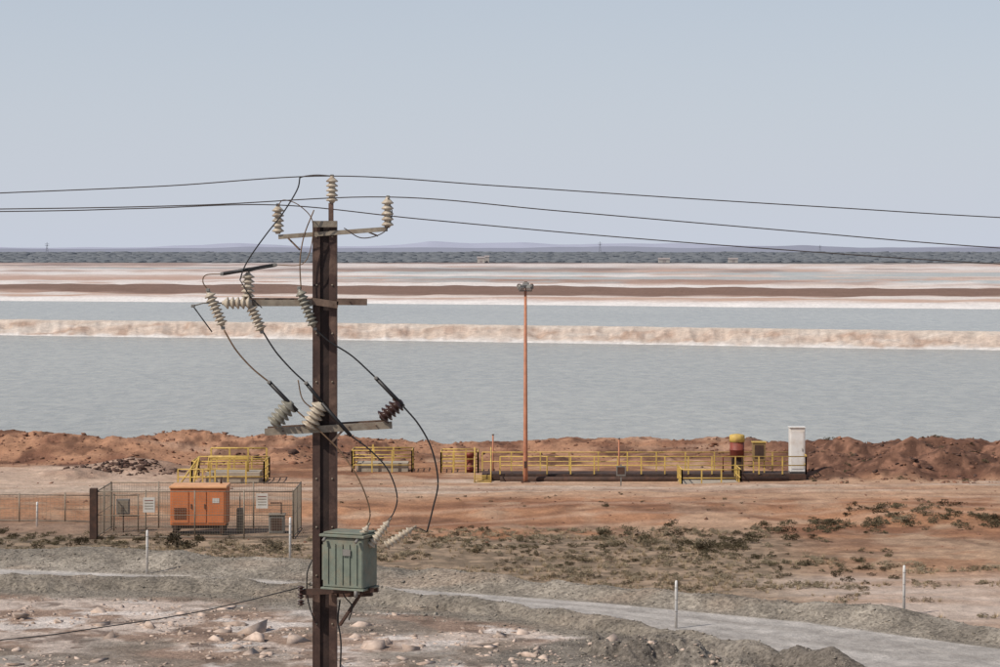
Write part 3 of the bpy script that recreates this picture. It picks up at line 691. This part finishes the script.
n=4200;x=rng.uniform(-34,34,n);y=rng.uniform(128,152,n);k=(y>np.interp(x,[-35,-12,-6,14,18,40],[140,140,145,144,129,129]))
xy=np.stack([x,y],1)[k];scatter('earth_clods',rt,xy,np.clip(rng.lognormal(-2.3,.6,len(xy)),.04,.42),M_r3,.05,True)
n=520;x=np.concatenate([rng.normal(GX(122,135),1.9,n//2),rng.normal(GX(330,141),3,n//4),rng.normal(GX(900,133),4,n//4)]);y=np.concatenate([rng.normal(136,1.0,n//2),rng.normal(143,1,n//4),rng.normal(136,2.4,n//4)])
scatter('spoil_heap',rt,np.stack([x,y],1),np.clip(rng.lognormal(-1.9,.5,len(x)),.06,.5),M_r4,.05,True)
n=900;y=rng.uniform(100,127,n);x=rng.uniform(-.25,.25,n)*y;scatter('loose_stones',rt,np.stack([x,y],1),np.clip(rng.lognormal(-3.0,.5,n),.02,.2),M_r3,.05,True)
M_s1=mat('saltbush_leaf',(134,121,100),.9,ns=1.5,na=.3,island=.35,bump=0,spec=.1)
M_s2=mat('dark_saltbush_leaf',(90,80,62),.9,ns=1.5,na=.3,island=.4,bump=0,spec=.1)
M_s3=mat('dry_grass',(164,145,118),.9,ns=1.5,na=.25,island=.35,bump=0,spec=.1)
bt=[leaf_template(230,.07,random.uniform(.4,.65)) for _ in range(8)]
tt=[tuft_template() for _ in range(6)]
n=11000;y=rng.uniform(82,109,n);x=rng.uniform(-.25,.25,n)*y
w=vn(x/3.2,y/2.0,300)*.6+vn(x/.9,y/.9,301)*.4
k=(y>pl(x,FB)+1.8)&(w>-.12+.35*(x>10))&(y<108-1.2*(x>12)*7)&~((x<-8.5)&(y>103.5))
xy=np.stack([x,y],1)[k];scatter('saltbush_scrub',bt,xy[::3],rng.uniform(.10,.36,len(xy[::3])),M_s1,-.02)
xg=np.concatenate([xy[1::3],xy[2::3]]);scatter('dry_grass_tufts',tt,xg,rng.uniform(.08,.24,len(xg)),M_s3,0)
def belt(us,vs_,n,s0,s1,sd_=4.5):
    uu=np.interp(rng.uniform(0,1,n),np.linspace(0,1,len(us)),us);vv=np.interp(uu,us,vs_)+rng.normal(0,sd_,n);yy=H*F/(vv-250);return np.stack([(uu-500)*yy/F,yy],1),rng.uniform(s0,s1,n)
xy,s=belt([600,720,820,900,1000],[541,545,528,520,524],170,.2,.6,5.5);scatter('dark_saltbush_belt',bt,xy,s,M_s2,-.03)
xy,s=belt([400,520,640,760,900],[548,546,556,562,572],130,.15,.42,9);scatter('dark_saltbush_belt',bt,xy,s,M_s2,-.03)
xy,s=belt([0,60,140,300],[540,543,541,547],80,.15,.45);scatter('dark_saltbush_belt',bt,xy,s,M_s2,-.03)
xy,s=belt([340,560,800],[502,508,515],26,.08,.22);scatter('dark_saltbush_belt',bt,xy,s,M_s2,-.03)
xy,s=belt([810,900,1000],[478,470,474],34,.15,.4,9);scatter('dark_saltbush_belt',bt,xy,s,M_s2,-.03)
for uu,vv,s,m in((177,548,.95,M_s2),(524,543,.45,M_s2),(706,552,.55,M_s2),(735,550,.6,M_s2),(875,527,.7,M_s2),(905,524,.6,M_s1),(858,562,.4,M_s2),(268,548,.5,M_s1),(80,545,.55,M_s2),(605,516,.3,M_s2)):
    yy=H*F/(vv-250);scatter('saltbush_shrub',[leaf_template(900,.05,.75,12)],np.array([[(uu-500)*yy/F,yy]]),np.array([s]),m,-.03)
lt=[hull_template(16,(1,1,random.uniform(.14,.26))) for _ in range(10)]
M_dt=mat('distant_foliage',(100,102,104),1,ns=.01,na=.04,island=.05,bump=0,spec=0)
# faint bluish emission on the bush imitates airlight; its grey tone includes haze
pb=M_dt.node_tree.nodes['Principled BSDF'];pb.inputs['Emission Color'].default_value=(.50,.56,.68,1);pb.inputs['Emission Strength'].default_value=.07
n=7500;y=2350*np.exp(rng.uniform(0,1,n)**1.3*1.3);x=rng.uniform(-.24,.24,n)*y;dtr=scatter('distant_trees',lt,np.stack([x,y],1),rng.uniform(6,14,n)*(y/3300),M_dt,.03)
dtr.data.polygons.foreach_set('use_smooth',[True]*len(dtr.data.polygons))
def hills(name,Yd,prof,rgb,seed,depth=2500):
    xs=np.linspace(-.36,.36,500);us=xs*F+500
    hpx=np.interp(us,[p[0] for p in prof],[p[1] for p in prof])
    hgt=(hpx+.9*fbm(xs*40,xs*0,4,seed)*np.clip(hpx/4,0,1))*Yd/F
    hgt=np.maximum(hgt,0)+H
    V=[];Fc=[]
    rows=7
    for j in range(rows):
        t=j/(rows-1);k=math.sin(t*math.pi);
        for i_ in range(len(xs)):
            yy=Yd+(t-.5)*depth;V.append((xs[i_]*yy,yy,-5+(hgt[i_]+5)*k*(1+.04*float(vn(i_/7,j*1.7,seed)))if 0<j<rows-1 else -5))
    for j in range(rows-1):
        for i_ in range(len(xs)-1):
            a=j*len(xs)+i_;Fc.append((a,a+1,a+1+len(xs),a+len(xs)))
    me=bpy.data.meshes.new(name);me.from_pydata(V,[],Fc);me.materials.append(mat(name+'_hazed',rgb,1,ns=.0008,na=.05,bump=0,spec=0));me.polygons.foreach_set('use_smooth',[True]*len(Fc));o_=bpy.data.objects.new(name,me);scene.collection.objects.link(o_)  # distance haze is put into the hills' blue-grey base colour
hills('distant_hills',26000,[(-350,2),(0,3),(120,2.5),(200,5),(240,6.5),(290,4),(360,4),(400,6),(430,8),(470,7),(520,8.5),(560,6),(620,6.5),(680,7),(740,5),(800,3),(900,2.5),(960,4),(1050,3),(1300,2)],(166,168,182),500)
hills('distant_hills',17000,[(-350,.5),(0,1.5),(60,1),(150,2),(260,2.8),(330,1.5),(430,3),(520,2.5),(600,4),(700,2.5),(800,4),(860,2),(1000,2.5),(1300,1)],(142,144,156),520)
M_far=mat('hazy_steel',(130,132,140),.8,bump=0)
for uu,dd,hh in((600,7000,38),(47,6500,34),(820,8000,30)):
    q=B();xx=GX(uu,dd)
    for sx in(-1,1):
        q.beam((xx+sx*4,dd,-1),(xx+sx*.8,dd,hh*.8),.9,.9,M_far)
        for k in range(4):
            z0=hh*.2*k;q.beam((xx+sx*(4-.8*k),dd,z0),(xx-sx*(4-.8*(k+1)),dd,z0+hh*.2),.5,.5,M_far)
    q.beam((xx,dd,hh*.78),(xx,dd,hh),1.2,1.2,M_far)
    for k in(.75,.87):q.beam((xx-6,dd,hh*k),(xx+6,dd,hh*k),.9,.9,M_far)
    q.obj('transmission_tower')
M_shed=mat('pale_shed_wall',(176,168,160),.8,bump=0);M_roof=mat('shed_roof',(150,140,136),.8,bump=0)
for uu,dd,w_,h_ in((481,2250,7,5),(487,2260,4,6),(664,2350,11,3.5),(733,2350,9,3.5),(318,2350,8,3.5)):
    q=B();xx=GX(uu,dd);q.box((xx,dd,h_/2),(w_,8,h_),M_shed);q.add([(xx-w_/2-.4,dd-4.4,h_),(xx+w_/2+.4,dd-4.4,h_),(xx+w_/2+.4,dd+4.4,h_),(xx-w_/2-.4,dd+4.4,h_),(xx-w_/2-.4,dd,h_+1.6),(xx+w_/2+.4,dd,h_+1.6)],[(0,1,5,4),(2,3,4,5),(0,4,3),(1,2,5)],M_roof)
    q.box((xx,dd-4.05,1.4),(w_*.3,.1,2.8),M_roof);q.obj('farm_shed')
# ------------------------------------------------------------------ light, sky, camera
sd=Vector((-.62,-.42,.80)).normalized();el=math.asin(sd.z);az=math.atan2(sd.x,sd.y)
sl=bpy.data.lights.new('sun','SUN');sl.energy=4.0;sl.angle=math.radians(.5);sl.color=(1,.945,.87)
so=bpy.data.objects.new('sun',sl);scene.collection.objects.link(so);so.rotation_euler=sd.to_track_quat('Z','Y').to_euler()
w=bpy.data.worlds.new('World');scene.world=w;w.use_nodes=True;nt=w.node_tree;bg=nt.nodes['Background'];N=nt.nodes;L=nt.links
sky=N.new('ShaderNodeTexSky');sky.sky_type='NISHITA';sky.sun_disc=False;sky.sun_elevation=el;sky.sun_rotation=az%(2*math.pi);sky.altitude=0;sky.air_density=1.0;sky.dust_density=.6;sky.ozone_density=1.0
STR=.085
tcw=N.new('ShaderNodeTexCoord');sx=N.new('ShaderNodeSeparateXYZ');L.new(tcw.outputs['Generated'],sx.inputs[0])
m0=N.new('ShaderNodeMath');m0.operation='MAXIMUM';L.new(sx.outputs['Z'],m0.inputs[0]);m0.inputs[1].default_value=0
m1=N.new('ShaderNodeMath');m1.operation='MULTIPLY';L.new(m0.outputs[0],m1.inputs[0]);m1.inputs[1].default_value=-3.2
m2=N.new('ShaderNodeMath');m2.operation='EXPONENT';L.new(m1.outputs[0],m2.inputs[0])
m3=N.new('ShaderNodeMath');m3.operation='MULTIPLY';L.new(m2.outputs[0],m3.inputs[0]);m3.inputs[1].default_value=.97
mx=N.new('ShaderNodeMix');mx.data_type='RGBA';L.new(m3.outputs[0],mx.inputs[0]);L.new(sky.outputs[0],mx.inputs[6])
mx.inputs[7].default_value=(.575/STR,.62/STR,.715/STR,1)
L.new(mx.outputs[2],bg.inputs[0]);bg.inputs[1].default_value=STR
scene.view_settings.view_transform='Standard';scene.view_settings.look='None';scene.view_settings.exposure=0
cd=bpy.data.cameras.new('camera');cam=bpy.data.objects.new('camera',cd);scene.collection.objects.link(cam)
cam.location=(0,0,H);cam.rotation_euler=(math.radians(90),0,0);cd.lens=85;cd.sensor_width=36;cd.shift_y=-.0835;cd.clip_start=.5;cd.clip_end=120000
scene.camera=cam
